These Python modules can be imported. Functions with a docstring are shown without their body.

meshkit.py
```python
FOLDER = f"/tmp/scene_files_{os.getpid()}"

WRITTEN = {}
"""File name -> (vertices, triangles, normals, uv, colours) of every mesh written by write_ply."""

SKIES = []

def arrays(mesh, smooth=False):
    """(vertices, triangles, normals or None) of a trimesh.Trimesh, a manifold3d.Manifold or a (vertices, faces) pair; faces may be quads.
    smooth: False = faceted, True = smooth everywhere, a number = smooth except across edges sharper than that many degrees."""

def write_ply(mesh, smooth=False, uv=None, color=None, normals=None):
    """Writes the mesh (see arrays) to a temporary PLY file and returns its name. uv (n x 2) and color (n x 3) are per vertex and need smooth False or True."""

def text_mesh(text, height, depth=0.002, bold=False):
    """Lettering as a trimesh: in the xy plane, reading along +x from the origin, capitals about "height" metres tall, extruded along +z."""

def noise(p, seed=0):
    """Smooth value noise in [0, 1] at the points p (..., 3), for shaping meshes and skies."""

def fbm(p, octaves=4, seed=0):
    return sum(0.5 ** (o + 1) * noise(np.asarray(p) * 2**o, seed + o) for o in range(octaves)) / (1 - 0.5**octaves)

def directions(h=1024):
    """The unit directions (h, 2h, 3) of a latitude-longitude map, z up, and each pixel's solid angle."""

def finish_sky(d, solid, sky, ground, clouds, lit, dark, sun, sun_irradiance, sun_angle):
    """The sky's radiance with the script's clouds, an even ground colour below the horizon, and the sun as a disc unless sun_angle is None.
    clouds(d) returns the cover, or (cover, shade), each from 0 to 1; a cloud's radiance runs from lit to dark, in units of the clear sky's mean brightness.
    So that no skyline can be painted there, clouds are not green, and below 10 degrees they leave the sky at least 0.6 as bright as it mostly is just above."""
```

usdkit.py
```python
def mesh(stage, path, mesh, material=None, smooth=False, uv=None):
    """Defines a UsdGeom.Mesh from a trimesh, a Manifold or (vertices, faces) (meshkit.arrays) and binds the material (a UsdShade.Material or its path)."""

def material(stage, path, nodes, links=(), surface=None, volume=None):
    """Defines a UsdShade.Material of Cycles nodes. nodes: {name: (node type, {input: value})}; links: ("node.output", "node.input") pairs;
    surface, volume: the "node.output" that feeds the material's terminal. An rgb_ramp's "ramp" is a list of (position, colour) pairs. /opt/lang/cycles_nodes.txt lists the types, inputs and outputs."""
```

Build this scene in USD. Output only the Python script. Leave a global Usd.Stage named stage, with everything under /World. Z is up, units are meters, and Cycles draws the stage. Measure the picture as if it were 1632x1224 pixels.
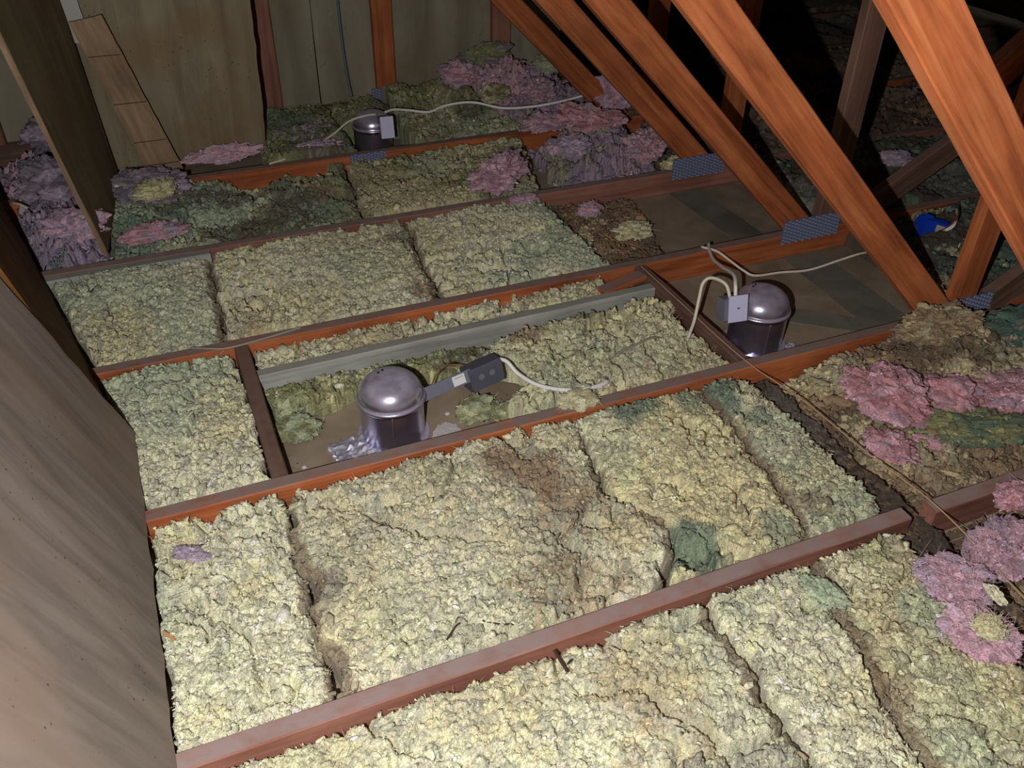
import math, random
import numpy as np, trimesh, usdkit, meshkit
from scipy.spatial import cKDTree
from pxr import Usd, UsdGeom, UsdLux, UsdShade, Gf, Sdf, Vt
random.seed(7)
stage = Usd.Stage.CreateInMemory()
UsdGeom.SetStageUpAxis(stage, UsdGeom.Tokens.z); UsdGeom.SetStageMetersPerUnit(stage, 1.0)
UsdGeom.Xform.Define(stage, '/World')
# ---------------------------------------------------------------- camera, flash, exposure
CAM_H = 1.352                      # phone held 1.35 m above the joist tops (z = 0 is the top of the joists, x runs along them)
YAW, PITCH, ROLL = 0.4067, 0.6361, 0.0162
def cam_axes():
    cy, sy = math.cos(YAW), math.sin(YAW)
    f = np.array([sy*math.cos(PITCH), cy*math.cos(PITCH), -math.sin(PITCH)])
    r = np.array([cy, -sy, 0.0]); u = np.cross(r, f)
    return math.cos(ROLL)*r+math.sin(ROLL)*u, -math.sin(ROLL)*r+math.cos(ROLL)*u, f
R_, U_, F_ = cam_axes()
cam = UsdGeom.Camera.Define(stage, '/World/camera')
cam.CreateHorizontalApertureAttr(36.0); cam.CreateVerticalApertureAttr(27.0); cam.CreateFocalLengthAttr(1388.0/1632*36)
cam.CreateClippingRangeAttr(Gf.Vec2f(0.02, 60)); cam.CreateExposureAttr(1.78)
M4 = Gf.Matrix4d(*R_, 0, *U_, 0, *(-F_), 0, 0, 0, CAM_H, 1)
cam.AddTransformOp().Set(M4)
# the light in this attic: a small hand lamp held left of and a little below the lens
flash = UsdLux.SphereLight.Define(stage, '/World/flash_light')
flash.CreateRadiusAttr(0.008); flash.CreateIntensityAttr(14800.0); flash.CreateColorAttr(Gf.Vec3f(1.0, 0.98, 0.965))
flash.AddTranslateOp().Set(Gf.Vec3d(*(np.array([0, 0, CAM_H]) - 0.15*R_ - 0.07*U_)))
fill_light = UsdLux.DomeLight.Define(stage, '/World/fill_dome'); fill_light.CreateIntensityAttr(0.004); fill_light.CreateColorAttr(Gf.Vec3f(1, .95, .85))  # added faint fill dome, no such source in the attic

# ---------------------------------------------------------------- helpers
used = {}
def numbered(path):
    n = used.get(path, -1)+1; used[path] = n
    return path if n == 0 else '%s_%03d' % (path, n)
def set_data(prim, **k):
    for a, b in k.items():
        if b: prim.SetCustomDataByKey(a, b)
def thing(name, label, cat, base=(0, 0, 0), group=None, kind=None):
    x = UsdGeom.Xform.Define(stage, numbered('/World/'+name)); x.AddTranslateOp().Set(Gf.Vec3d(*map(float, base)))
    p = x.GetPrim(); set_data(p, label=label, category=cat, group=group, kind=kind)
    return p
def base_of(p):
    b = np.zeros(3)
    while p and p.GetPath() != Sdf.Path('/World'):
        for op in UsdGeom.Xformable(p).GetOrderedXformOps():
            b += np.array(op.Get())
        p = p.GetParent()
    return b
def tri(f):
    f = np.asarray(f, int)
    return np.vstack([f[:, [0, 1, 2]], f[:, [0, 2, 3]]]) if f.shape[1] == 4 else f
def put(name, mesh, mat, parent=None, rest=None, tint=None, smooth=False, label=None, cat=None, group=None, kind=None):
    """One Mesh prim from world-space vertices."""
    if isinstance(mesh, tuple): v, f = np.asarray(mesh[0], float), tri(mesh[1])
    else: v, f, _ = meshkit.arrays(mesh, False)
    n = None
    if smooth is True or (smooth and rest is None and tint is None):
        v, f, n = meshkit.arrays((v, f), smooth)
    b = base_of(parent) if parent else np.zeros(3)
    path = numbered((str(parent.GetPath()) if parent else '/World')+'/'+name)
    m = UsdGeom.Mesh.Define(stage, path)
    if parent is None:
        b = np.array([(v[:, 0].min()+v[:, 0].max())/2, (v[:, 1].min()+v[:, 1].max())/2, v[:, 2].min()])
        m.AddTranslateOp().Set(Gf.Vec3d(*b))
    m.CreatePointsAttr(Vt.Vec3fArray.FromNumpy((v-b).astype(np.float32)))
    m.CreateFaceVertexCountsAttr(Vt.IntArray.FromNumpy(np.full(len(f), 3, np.int32)))
    m.CreateFaceVertexIndicesAttr(Vt.IntArray.FromNumpy(f.astype(np.int32).ravel()))
    m.CreateSubdivisionSchemeAttr('none')
    if n is not None:
        m.CreateNormalsAttr(Vt.Vec3fArray.FromNumpy(n.astype(np.float32))); m.SetNormalsInterpolation('vertex')
    api = UsdGeom.PrimvarsAPI(m)
    if rest is not None: api.CreatePrimvar('rest', Sdf.ValueTypeNames.Float3Array, 'vertex').Set(Vt.Vec3fArray.FromNumpy(np.asarray(rest, np.float32)))
    if tint is not None: api.CreatePrimvar('tint', Sdf.ValueTypeNames.Color3fArray, 'vertex').Set(Vt.Vec3fArray.FromNumpy(np.asarray(tint, np.float32)))
    UsdShade.MaterialBindingAPI.Apply(m.GetPrim()).Bind(mat)
    set_data(m.GetPrim(), label=label, category=cat, group=group, kind=kind)
    return m.GetPrim()
def join(parts):
    vs, fs, k = [], [], 0
    for v, f in parts:
        f = tri(f); vs.append(np.asarray(v, float)); fs.append(f+k); k += len(v)
    return np.vstack(vs), np.vstack(fs)
def S(c):                          # sRGB 0-255 -> linear
    c = np.asarray(c, float)/255
    return np.where(c < .04045, c/12.92, ((c+.055)/1.055)**2.4)
def sstep(a, b, x):
    t = np.clip((x-a)/(b-a), 0, 1); return t*t*(3-2*t)
fbm, noise = meshkit.fbm, meshkit.noise

# ---------------------------------------------------------------- materials
MT = {}
def mat(name, nodes, links, surface='p.BSDF'):
    MT[name] = usdkit.material(stage, '/World/Looks/'+name, nodes, links, surface=surface); return MT[name]
def wood(name, dark, mid, light, dust, grain=(2.2, 42, 42), dust_amt=0.75, rough=.7, stain=None):
    nodes = {'a': ('attribute', {'attribute': 'rest'}), 'm': ('mapping', {'scale': grain}),
             'n': ('noise_texture', {'scale': 1.0, 'detail': 5.0, 'roughness': .62, 'distortion': .6}),
             'r': ('rgb_ramp', {'ramp': [(0.28, S(dark)), (.5, S(mid)), (.72, S(light))]}),
             'b': ('noise_texture', {'scale': 5.0, 'detail': 3.0}), 'br': ('rgb_ramp', {'ramp': [(.35, (.55, .55, .55)), (.65, (1.1, 1.1, 1.1))]}),
             'mul': ('mix', {'mix_type': 'multiply', 'fac': .55}),
             'g': ('geometry', {}), 's': ('separate_xyz', {}), 'up': ('map_range', {'from_min': .6, 'from_max': .95, 'to_min': 0.0, 'to_max': 1.0}),
             'dn': ('noise_texture', {'scale': 22.0, 'detail': 4.0}), 'dr': ('rgb_ramp', {'ramp': [(.25, (.35,)*3), (.6, (1,)*3)]}),
             'dm': ('math', {'math_type': 'multiply'}), 'dm2': ('math', {'math_type': 'multiply', 'value2': dust_amt}),
             'mix': ('mix', {'mix_type': 'mix', 'color2': S(dust)}),
             'bp': ('bump', {'strength': .35, 'distance': .002}),
             'p': ('principled_bsdf', {'roughness': rough, 'specular_ior_level': .3})}
    links = [('a.vector', 'm.vector'), ('m.vector', 'n.vector'), ('n.fac', 'r.fac'), ('a.vector', 'b.vector'), ('b.fac', 'br.fac'), ('r.color', 'mul.color1'), ('br.color', 'mul.color2'),
             ('g.normal', 's.vector'), ('s.z', 'up.value'), ('a.vector', 'dn.vector'), ('dn.fac', 'dr.fac'), ('up.result', 'dm.value1'), ('dr.color', 'dm.value2'),
             ('dm.value', 'dm2.value1'), ('dm2.value', 'mix.fac'), ('mul.color', 'mix.color1'), ('mix.color', 'p.base_color'), ('n.fac', 'bp.height'), ('bp.normal', 'p.normal')]
    return mat(name, nodes, links)
wood('fir_orange', (124, 66, 38), (176, 98, 56), (200, 124, 78), (140, 122, 116), dust_amt=.95)
wood('fir_bright', (128, 68, 40), (190, 106, 62), (214, 136, 88), (166, 112, 84), dust_amt=.35)
wood('fir_red', (116, 76, 62), (150, 102, 86), (168, 120, 104), (152, 132, 128), dust_amt=.95)
wood('fir_grey', (134, 136, 132), (166, 168, 160), (186, 186, 178), (150, 146, 138), dust_amt=.6)
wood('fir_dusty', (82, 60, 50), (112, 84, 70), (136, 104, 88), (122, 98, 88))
wood('strip_ply', (128, 104, 78), (150, 124, 96), (170, 144, 114), (140, 122, 96), grain=(40, 5, 5), dust_amt=.3)
def sheet(name, dark, mid, light, grain, spots=True, blot=(150, 95, 62), blot_amt=.6):
    nodes = {'a': ('attribute', {'attribute': 'rest'}), 'm': ('mapping', {'scale': grain}),
             'n': ('noise_texture', {'scale': 1.0, 'detail': 6.0, 'roughness': .6, 'distortion': .8}),
             'r': ('rgb_ramp', {'ramp': [(.28, S(dark)), (.5, S(mid)), (.72, S(light))]}),
             'b': ('noise_texture', {'scale': 3.2, 'detail': 3.0}), 'br': ('rgb_ramp', {'ramp': [(.48, (0,)*3), (.68, (blot_amt,)*3)]}),
             'mx': ('mix', {'mix_type': 'mix', 'color2': S(blot)}),
             'v': ('voronoi_texture', {'scale': 55.0, 'randomness': 1.0}), 'vr': ('rgb_ramp', {'ramp': [(.06, (.22, .16, .12)), (.16, (1, 1, 1))]}),
             'k': ('noise_texture', {'scale': 6.0, 'detail': 2.0}), 'kr': ('rgb_ramp', {'ramp': [(.5, (0,)*3), (.62, (1,)*3)]}),
             'sp': ('mix', {'mix_type': 'multiply'}), 'bp': ('bump', {'strength': .3, 'distance': .0015}),
             'p': ('principled_bsdf', {'roughness': .75, 'specular_ior_level': .25})}
    links = [('a.vector', 'm.vector'), ('m.vector', 'n.vector'), ('n.fac', 'r.fac'), ('a.vector', 'b.vector'), ('b.fac', 'br.fac'), ('r.color', 'mx.color1'), ('br.color', 'mx.fac'),
             ('a.vector', 'v.vector'), ('v.distance', 'vr.fac'), ('a.vector', 'k.vector'), ('k.fac', 'kr.fac'), ('kr.color', 'sp.fac'), ('mx.color', 'sp.color1'), ('vr.color', 'sp.color2'),
             ('sp.color' if spots else 'mx.color', 'p.base_color'), ('n.fac', 'bp.height'), ('bp.normal', 'p.normal')]
    return mat(name, nodes, links)
sheet('ply_near', (122, 112, 106), (148, 136, 128), (166, 154, 146), (17, 17, 2.6), blot=(160, 132, 114), blot_amt=.5)
sheet('ply_olive', (110, 101, 78), (134, 124, 100), (152, 142, 116), (14, 14, 1.6), blot=(128, 92, 62), blot_amt=.5)
sheet('ply_dark', (98, 88, 66), (118, 106, 82), (134, 121, 94), (14, 14, 1.6), blot=(96, 66, 40), blot_amt=.5)
sheet('ply_brown', (76, 46, 20), (104, 66, 30), (124, 82, 42), (10, 10, 2), blot=(84, 52, 26))
sheet('gable_ply', (120, 114, 96), (142, 136, 116), (160, 154, 134), (5, 5, 1.2), blot=(118, 96, 70), blot_amt=.45)
sheet('drywall', (134, 120, 102), (154, 138, 118), (170, 152, 130), (7, 7, 7), blot=(96, 86, 72), blot_amt=.5)
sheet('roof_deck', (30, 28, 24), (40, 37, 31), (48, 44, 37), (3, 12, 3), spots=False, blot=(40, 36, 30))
sheet('grey_sheet', (108, 106, 98), (124, 121, 110), (136, 131, 118), (8, 8, 8), blot=(78, 76, 70), blot_amt=.4)
mat('wool', {'a': ('attribute', {'attribute': 'tint'}), 'g': ('geometry', {}), 'n': ('noise_texture', {'scale': 260.0, 'detail': 3.0, 'roughness': .7}),
             'r': ('rgb_ramp', {'ramp': [(.3, (.5, .47, .42)), (.52, (1, 1, 1)), (.75, (1.25, 1.24, 1.2))]}), 'm': ('mix', {'mix_type': 'multiply', 'fac': 1.0}), 'n3': ('noise_texture', {'scale': 85.0, 'detail': 4.0, 'roughness': .65, 'distortion': 1.2}), 'r3': ('rgb_ramp', {'ramp': [(.30, (.30, .27, .24)), (.43, (1, 1, 1)), (.62, (1, 1, 1)), (.75, (1.2, 1.2, 1.18))]}), 'm3': ('mix', {'mix_type': 'multiply', 'fac': .85}),
             'n2': ('noise_texture', {'scale': 420.0, 'detail': 4.0}), 'bp': ('bump', {'strength': .9, 'distance': .004}),
             'p': ('principled_bsdf', {'roughness': .95, 'specular_ior_level': .12, 'sheen_weight': .15})},
    [('a.color', 'm.color1'), ('g.position', 'n.vector'), ('n.fac', 'r.fac'), ('r.color', 'm.color2'), ('m.color', 'm3.color1'), ('g.position', 'n3.vector'), ('n3.fac', 'r3.fac'), ('r3.color', 'm3.color2'), ('m3.color', 'p.base_color'), ('g.position', 'n2.vector'), ('n2.fac', 'bp.height'), ('bp.normal', 'p.normal')])
def plain(name, col, rough=.5, metal=0.0, bump=None, spec=.5):
    nodes = {'p': ('principled_bsdf', {'base_color': S(col), 'roughness': rough, 'metallic': metal, 'specular_ior_level': spec})}; links = []
    if bump:
        nodes |= {'t': ('texture_coordinate', {}), 'n': ('noise_texture', {'scale': bump[0], 'detail': 3.0}), 'b': ('bump', {'strength': bump[1], 'distance': .002})}
        links = [('t.object', 'n.vector'), ('n.fac', 'b.height'), ('b.normal', 'p.normal')]
    return mat(name, nodes, links)
plain('cable_white', (232, 230, 226), .45); plain('cable_cream', (222, 212, 194), .5); plain('cable_grey', (150, 140, 126), .6); plain('twine', (186, 154, 120), .8)
plain('copper', (190, 120, 70), .4, .8); plain('blue_plastic', (22, 62, 190), .4); plain('black_hole', (14, 13, 12), .9); plain('label_white', (222, 222, 224), .6)
plain('label_print', (120, 120, 126), .7); plain('plaster_and_reflection', (196, 190, 190), .9, bump=(90, .6)); plain('teal_cable', (92, 110, 118), .5)  # matte white for crumbs and for light painted beside the nearest can
plain('twig', (66, 48, 36), .9); plain('pale_board', (176, 174, 168), .8); plain('splinter', (176, 128, 84), .8)
def metal(name, base, rough, dirt, lo=.45, hi=.7, sc=16.0, fl=0.0):
    mat(name, {'t': ('texture_coordinate', {}), 'n': ('noise_texture', {'scale': sc, 'detail': 5.0, 'roughness': .65}), 'r': ('rgb_ramp', {'ramp': [(lo, (fl,)*3), (hi, (1,)*3)]}),
               'g': ('geometry', {}), 's': ('separate_xyz', {}), 'u': ('map_range', {'from_min': .75, 'from_max': 1.0, 'to_min': .62, 'to_max': .8}), 'mm': ('math', {'math_type': 'multiply'}),
               'p': ('principled_bsdf', {'base_color': S(base), 'metallic': 1.0, 'roughness': rough}), 'd': ('principled_bsdf', {'base_color': S(dirt), 'roughness': .85}),
               'w': ('noise_texture', {'scale': 9.0, 'detail': 2.0}), 'b': ('bump', {'strength': .12, 'distance': .004}), 'mix': ('mix_closure', {})},
        [('t.object', 'n.vector'), ('n.fac', 'r.fac'), ('g.normal', 's.vector'), ('s.z', 'u.value'), ('u.result', 'mm.value1'), ('r.color', 'mm.value2'), ('t.object', 'w.vector'), ('w.fac', 'b.height'), ('b.normal', 'p.normal'),
         ('mm.value', 'mix.fac'), ('p.BSDF', 'mix.closure1'), ('d.BSDF', 'mix.closure2')], surface='mix.closure')
metal('can_metal', (214, 212, 238), .27, (184, 178, 198), .3, .62, fl=.42)
metal('foil', (224, 222, 236), .62, (180, 176, 176)); plain('galvanized', (104, 110, 136), .5, .15, (60, .3)); plain('galv_light', (146, 152, 180), .5, .1)
plain('box_dark', (84, 86, 98), .55, .1, (140, .5)); plain('box_pale', (206, 204, 236), .5, 0, (60, .2)); plain('bracket_grey', (128, 130, 146), .45, .3)

# ---------------------------------------------------------------- shape builders
def beam(p0, p1, w, d, side, seed=0, chamfer=.003, nseg=None, wav=.0012):
    """A sawn timber from p0 to p1; w = size along `side`, d = size along the third axis. Returns (verts, faces), rest coordinates (x along the grain)."""
    p0, p1 = np.array(p0, float), np.array(p1, float); L = np.linalg.norm(p1-p0); t = (p1-p0)/L
    s = np.array(side, float); s -= t*(s@t); s /= np.linalg.norm(s); q = np.cross(t, s)
    c = chamfer; a, b = w/2, d/2
    prof = np.array([(-a+c, -b), (a-c, -b), (a, -b+c), (a, b-c), (a-c, b), (-a+c, b), (-a, b-c), (-a, -b+c)])
    n = nseg or max(3, int(L/.05)); rs = np.random.default_rng(seed+11); ts = np.linspace(0, L, n+1); V, Rr = [], []
    off = rs.uniform(0, 50, 3)
    for k, x in enumerate(ts):
        j = wav*(noise(np.array([[x*9, i*3.1, seed*1.7] for i in range(8)]), seed)-.5)*2
        pr = prof*(1+0*j[:, None])+np.sign(prof)*j[:, None]*.5
        V.append(p0+t*x+pr[:, :1]*s+pr[:, 1:]*q); Rr.append(np.column_stack([np.full(8, x), pr])+off)
    V, Rr = np.vstack(V), np.vstack(Rr); F = []
    for k in range(n):
        for i in range(8):
            F.append((k*8+i, k*8+(i+1) % 8, k*8+8+(i+1) % 8, k*8+8+i))
    F = tri(np.array(F)); cap = np.array([(0, i+1, i) for i in range(1, 7)]); F = np.vstack([F, cap, cap[:, ::-1]+n*8])
    return (V, F), Rr
def panel(c00, c10, c11, c01, thick, seed=0, n=(14, 14), rough_edge=.0015, warp=.003):
    """A sheet: corners c00 -> c10 along the bottom, c01 -> c11 along the top; thickness away from the visible face (which is to the left of c00->c10 seen from above is back)."""
    c00, c10, c11, c01 = map(lambda c: np.array(c, float), (c00, c10, c11, c01))
    nrm = np.cross(c10-c00, c01-c00); nrm /= np.linalg.norm(nrm)
    U = np.linspace(0, 1, n[0]+1); W = np.linspace(0, 1, n[1]+1); u, w = np.meshgrid(U, W, indexing='ij'); u, w = u[..., None], w[..., None]
    P = (1-u)*(1-w)*c00+u*(1-w)*c10+u*w*c11+(1-u)*w*c01
    Lx, Lz = np.linalg.norm(c10-c00), np.linalg.norm(c01-c00)
    rest = np.concatenate([u*Lx, 0*u, w*Lz], -1)+seed*1.37
    P = P+nrm*((noise(rest*4, seed)-.5)*2*warp)[..., None]
    e = ((u == 0) | (u == 1) | (w == 0) | (w == 1))
    P = P+np.where(e, (noise(rest*70, seed+3)-.5)[..., None]*2*rough_edge*3, 0)*((c10-c00)/Lx*np.where((u == 0) | (u == 1), 1, 0)+(c01-c00)/Lz*np.where((w == 0) | (w == 1), 1, 0))
    A = P.reshape(-1, 3); B = (P-nrm*thick).reshape(-1, 3); N = len(A); nu, nw = n[0]+1, n[1]+1
    idx = np.arange(N).reshape(nu, nw)
    q = np.stack([idx[:-1, :-1], idx[1:, :-1], idx[1:, 1:], idx[:-1, 1:]], -1).reshape(-1, 4)
    ring = np.concatenate([idx[:-1, 0], idx[-1, :-1], idx[1:, -1][::-1], idx[0, 1:][::-1]])
    r2 = np.roll(ring, -1)
    F = np.vstack([tri(q), tri(q[:, ::-1]+N), tri(np.stack([ring, ring+N, r2+N, r2], -1))])
    return (np.vstack([A, B]), F), np.vstack([rest.reshape(-1, 3), rest.reshape(-1, 3)+[0, thick, 0]])
def box(lo, hi, ch=.0015):
    lo, hi = np.array(lo, float), np.array(hi, float)
    m, _ = beam(((lo[0]), (lo[1]+hi[1])/2, (lo[2]+hi[2])/2), (hi[0], (lo[1]+hi[1])/2, (lo[2]+hi[2])/2), hi[1]-lo[1], hi[2]-lo[2], (0, 1, 0), chamfer=ch, nseg=1, wav=0)
    return m
def spline(pts, n=12):
    p = np.array(pts, float); p = np.vstack([2*p[0]-p[1], p, 2*p[-1]-p[-2]]); out = []
    for i in range(1, len(p)-2):
        t = np.linspace(0, 1, n, endpoint=False)[:, None]
        out.append(.5*(2*p[i]+(p[i+1]-p[i-1])*t+(2*p[i-1]-5*p[i]+4*p[i+1]-p[i+2])*t**2+(3*p[i]-p[i-1]-3*p[i+1]+p[i+2])*t**3))
    return np.vstack(out+[p[-2:-1]])
def tube(pts, r, k=8, n=12, flat=1.0):
    c = spline(pts, n); t = np.gradient(c, axis=0); t /= np.linalg.norm(t, axis=1, keepdims=True); r = np.broadcast_to(r, len(c))
    up = np.array([0, 0, 1.0]); s = np.cross(t, up); bad = np.linalg.norm(s, axis=1) < .15; s[bad] = np.cross(t[bad], [1.0, 0, 0]); s /= np.linalg.norm(s, axis=1, keepdims=True); q = np.cross(s, t)
    a = np.linspace(0, 2*np.pi, k, endpoint=False)
    V = (c[:, None]+(np.cos(a)[None, :, None]*s[:, None]+np.sin(a)[None, :, None]*q[:, None]*flat)*r[:, None, None]).reshape(-1, 3)
    i = np.arange(len(c)*k).reshape(len(c), k); j = np.roll(i, -1, 1)
    F = np.stack([i[:-1], j[:-1], j[1:], i[1:]], -1).reshape(-1, 4)[:, ::-1]
    cap = np.array([(0, m+1, m) for m in range(1, k-1)])
    return V, np.vstack([tri(F), cap[:, ::-1], cap+(len(c)-1)*k])
def lathe(prof, c, k=72):
    prof = np.array(prof, float); a = np.linspace(0, 2*np.pi, k, endpoint=False)
    V = np.stack([c[0]+prof[:, :1]*np.cos(a), c[1]+prof[:, :1]*np.sin(a), c[2]+prof[:, 1:]+0*a], -1).reshape(-1, 3)
    i = np.arange(len(prof)*k).reshape(len(prof), k); j = np.roll(i, -1, 1)
    return V, tri(np.stack([i[:-1], j[:-1], j[1:], i[1:]], -1).reshape(-1, 4))

# ---- glass wool
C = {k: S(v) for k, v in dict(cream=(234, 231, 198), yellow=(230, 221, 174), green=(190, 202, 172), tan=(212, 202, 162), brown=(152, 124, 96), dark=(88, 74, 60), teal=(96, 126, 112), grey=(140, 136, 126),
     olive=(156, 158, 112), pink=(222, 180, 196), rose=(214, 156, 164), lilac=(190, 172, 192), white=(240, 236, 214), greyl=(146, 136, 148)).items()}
def lumps(xy, size, seed, warp=1.0):
    """Overlapping tufts: returns height 0..1 and a random number per tuft."""
    p = xy.copy(); q = np.column_stack([xy, np.zeros(len(xy))])
    p += (np.column_stack([fbm(q/size*1.1, 3, seed+1), fbm(q/size*1.1, 3, seed+5)])-.5)*size*warp*2
    lo, hi = p.min(0)-size, p.max(0)+size; rs = np.random.default_rng(seed)
    nx, ny = (np.ceil((hi-lo)/size)).astype(int)+1
    g = np.stack(np.meshgrid(np.arange(nx), np.arange(ny), indexing='ij'), -1).reshape(-1, 2)+rs.uniform(-.1, 1.1, (nx*ny, 2))
    pts = lo+g*size; rnd = rs.random(len(pts)); top = rs.random(len(pts))
    d, i = cKDTree(pts).query(p, k=3, workers=-1)
    hh = np.sqrt(np.clip(1-(d/(size*.92))**2, 0, 1))*(.45+.55*top[i])
    k = hh.argmax(1); r = np.arange(len(p))
    return hh[r, k], rnd[i[r, k]]
ICO = trimesh.creation.icosphere(subdivisions=0, radius=1)

def scatter(parent, name, pos, seed, size, tint, label=None):
    """Loose wisps of the same wool, too small to count: one joined part."""
    rs = np.random.default_rng(seed); n = len(pos); v = np.array(ICO.vertices)
    d = 1+1.0*(rs.random((n, 12, 1))-.45); P = v[None]*d*(size*np.exp(rs.normal(0, .38, n)))[:, None, None]*rs.uniform(.4, 1.3, (n, 1, 3))*[1.1, .7, .6]; 
    a = rs.uniform(0, 2*np.pi, n); t = rs.normal(0, .7, n); ca, sa, ct, st = np.cos(a), np.sin(a), np.cos(t), np.sin(t)
    y = P[..., 1]*ct[:, None]-P[..., 2]*st[:, None]; z = P[..., 1]*st[:, None]+P[..., 2]*ct[:, None]; x = P[..., 0]
    P = np.stack([x*ca[:, None]-y*sa[:, None], x*sa[:, None]+y*ca[:, None], z], -1)+pos[:, None]
    F = (np.array(ICO.faces)[None]+12*np.arange(n)[:, None, None]).reshape(-1, 3)
    T = np.repeat(tint*np.exp(rs.normal(0.06, .22, (n, 1))), 12, 0)
    put(name, (P.reshape(-1, 3), F), MT['wool'], parent, tint=np.clip(T, 0, .95), smooth=True, kind='stuff', label=label)
def fibres(parent, pos, tint, seed, length=.011):
    """Single glass fibres and hairs standing out of the wool."""
    rs = np.random.default_rng(seed); n = len(pos); b = base_of(parent)
    a = rs.uniform(0, 2*np.pi, n); e = rs.uniform(-.1, .9, n); L = length*np.exp(rs.normal(0, .35, n))
    d = np.column_stack([np.cos(a)*np.cos(e), np.sin(a)*np.cos(e), np.sin(e)]); c = rs.normal(0, .45, (n, 3)); c[:, 2] -= .25
    t = np.linspace(0, 1, 4)[None, :, None]; P = pos[:, None]-d[:, None]*L[:, None, None]*.15+(d[:, None]*t+c[:, None]*t*t)*L[:, None, None]
    q = UsdGeom.BasisCurves.Define(stage, str(parent.GetPath())+'/fibres'); q.CreateTypeAttr('linear'); q.CreateWrapAttr('nonperiodic')
    q.CreatePointsAttr(Vt.Vec3fArray.FromNumpy((P-b).reshape(-1, 3).astype(np.float32))); q.CreateCurveVertexCountsAttr(Vt.IntArray.FromNumpy(np.full(n, 4, np.int32)))
    q.CreateWidthsAttr(Vt.FloatArray.FromNumpy(np.tile(np.array([.0008, .0007, .0006, .0003], np.float32), n))); q.SetWidthsInterpolation('vertex')
    UsdGeom.PrimvarsAPI(q).CreatePrimvar('tint', Sdf.ValueTypeNames.Color3fArray, 'vertex').Set(Vt.Vec3fArray.FromNumpy(np.repeat(np.clip(tint*np.exp(rs.normal(.1, .35, (n, 1))), 0, .95), 4, 0).astype(np.float32)))
    UsdShade.MaterialBindingAPI.Apply(q.GetPrim()).Bind(MT['wool']); set_data(q.GetPrim(), kind='stuff')
def colour_mix(P, mix, seed, r1, r2, patches=()):
    """Own colours of the wool: (name, noise scale, lower threshold, strength) layers over the first one."""
    n = len(P); q = np.column_stack([P[:, :2], np.full(n, seed*.37)])
    col = np.tile(C[mix[0]], (n, 1))
    for j, (name, sc, th, st) in enumerate(mix[1:]):
        m = fbm(q*sc, 4, seed+17*j)+.16*(r1-.5)+.08*(r2-.5)
        col += (C[name]-col)*(sstep(th, th+.13, m)*st)[:, None]
    for (x, y, rad, name, st) in patches:
        d = np.hypot(P[:, 0]-x, P[:, 1]-y)/rad+(fbm(q*14, 3, seed+91)-.5)*1.3
        col += (C[name]-col)*(sstep(1.05, .55, d)*st)[:, None]
    return col*(.68+.60*r1)[:, None]*(.80+.40*r2)[:, None]*np.column_stack([.96+.08*r2, np.ones(n), .92+.2*(1-r1)])
def edge_fn(e):
    """An edge given as a number or as [(t, value), ...]."""
    if np.ndim(e) == 0: return lambda t: np.full(np.shape(t), float(e))
    e = np.array(e, float); return lambda t: np.interp(t, e[:, 0], e[:, 1])
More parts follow.
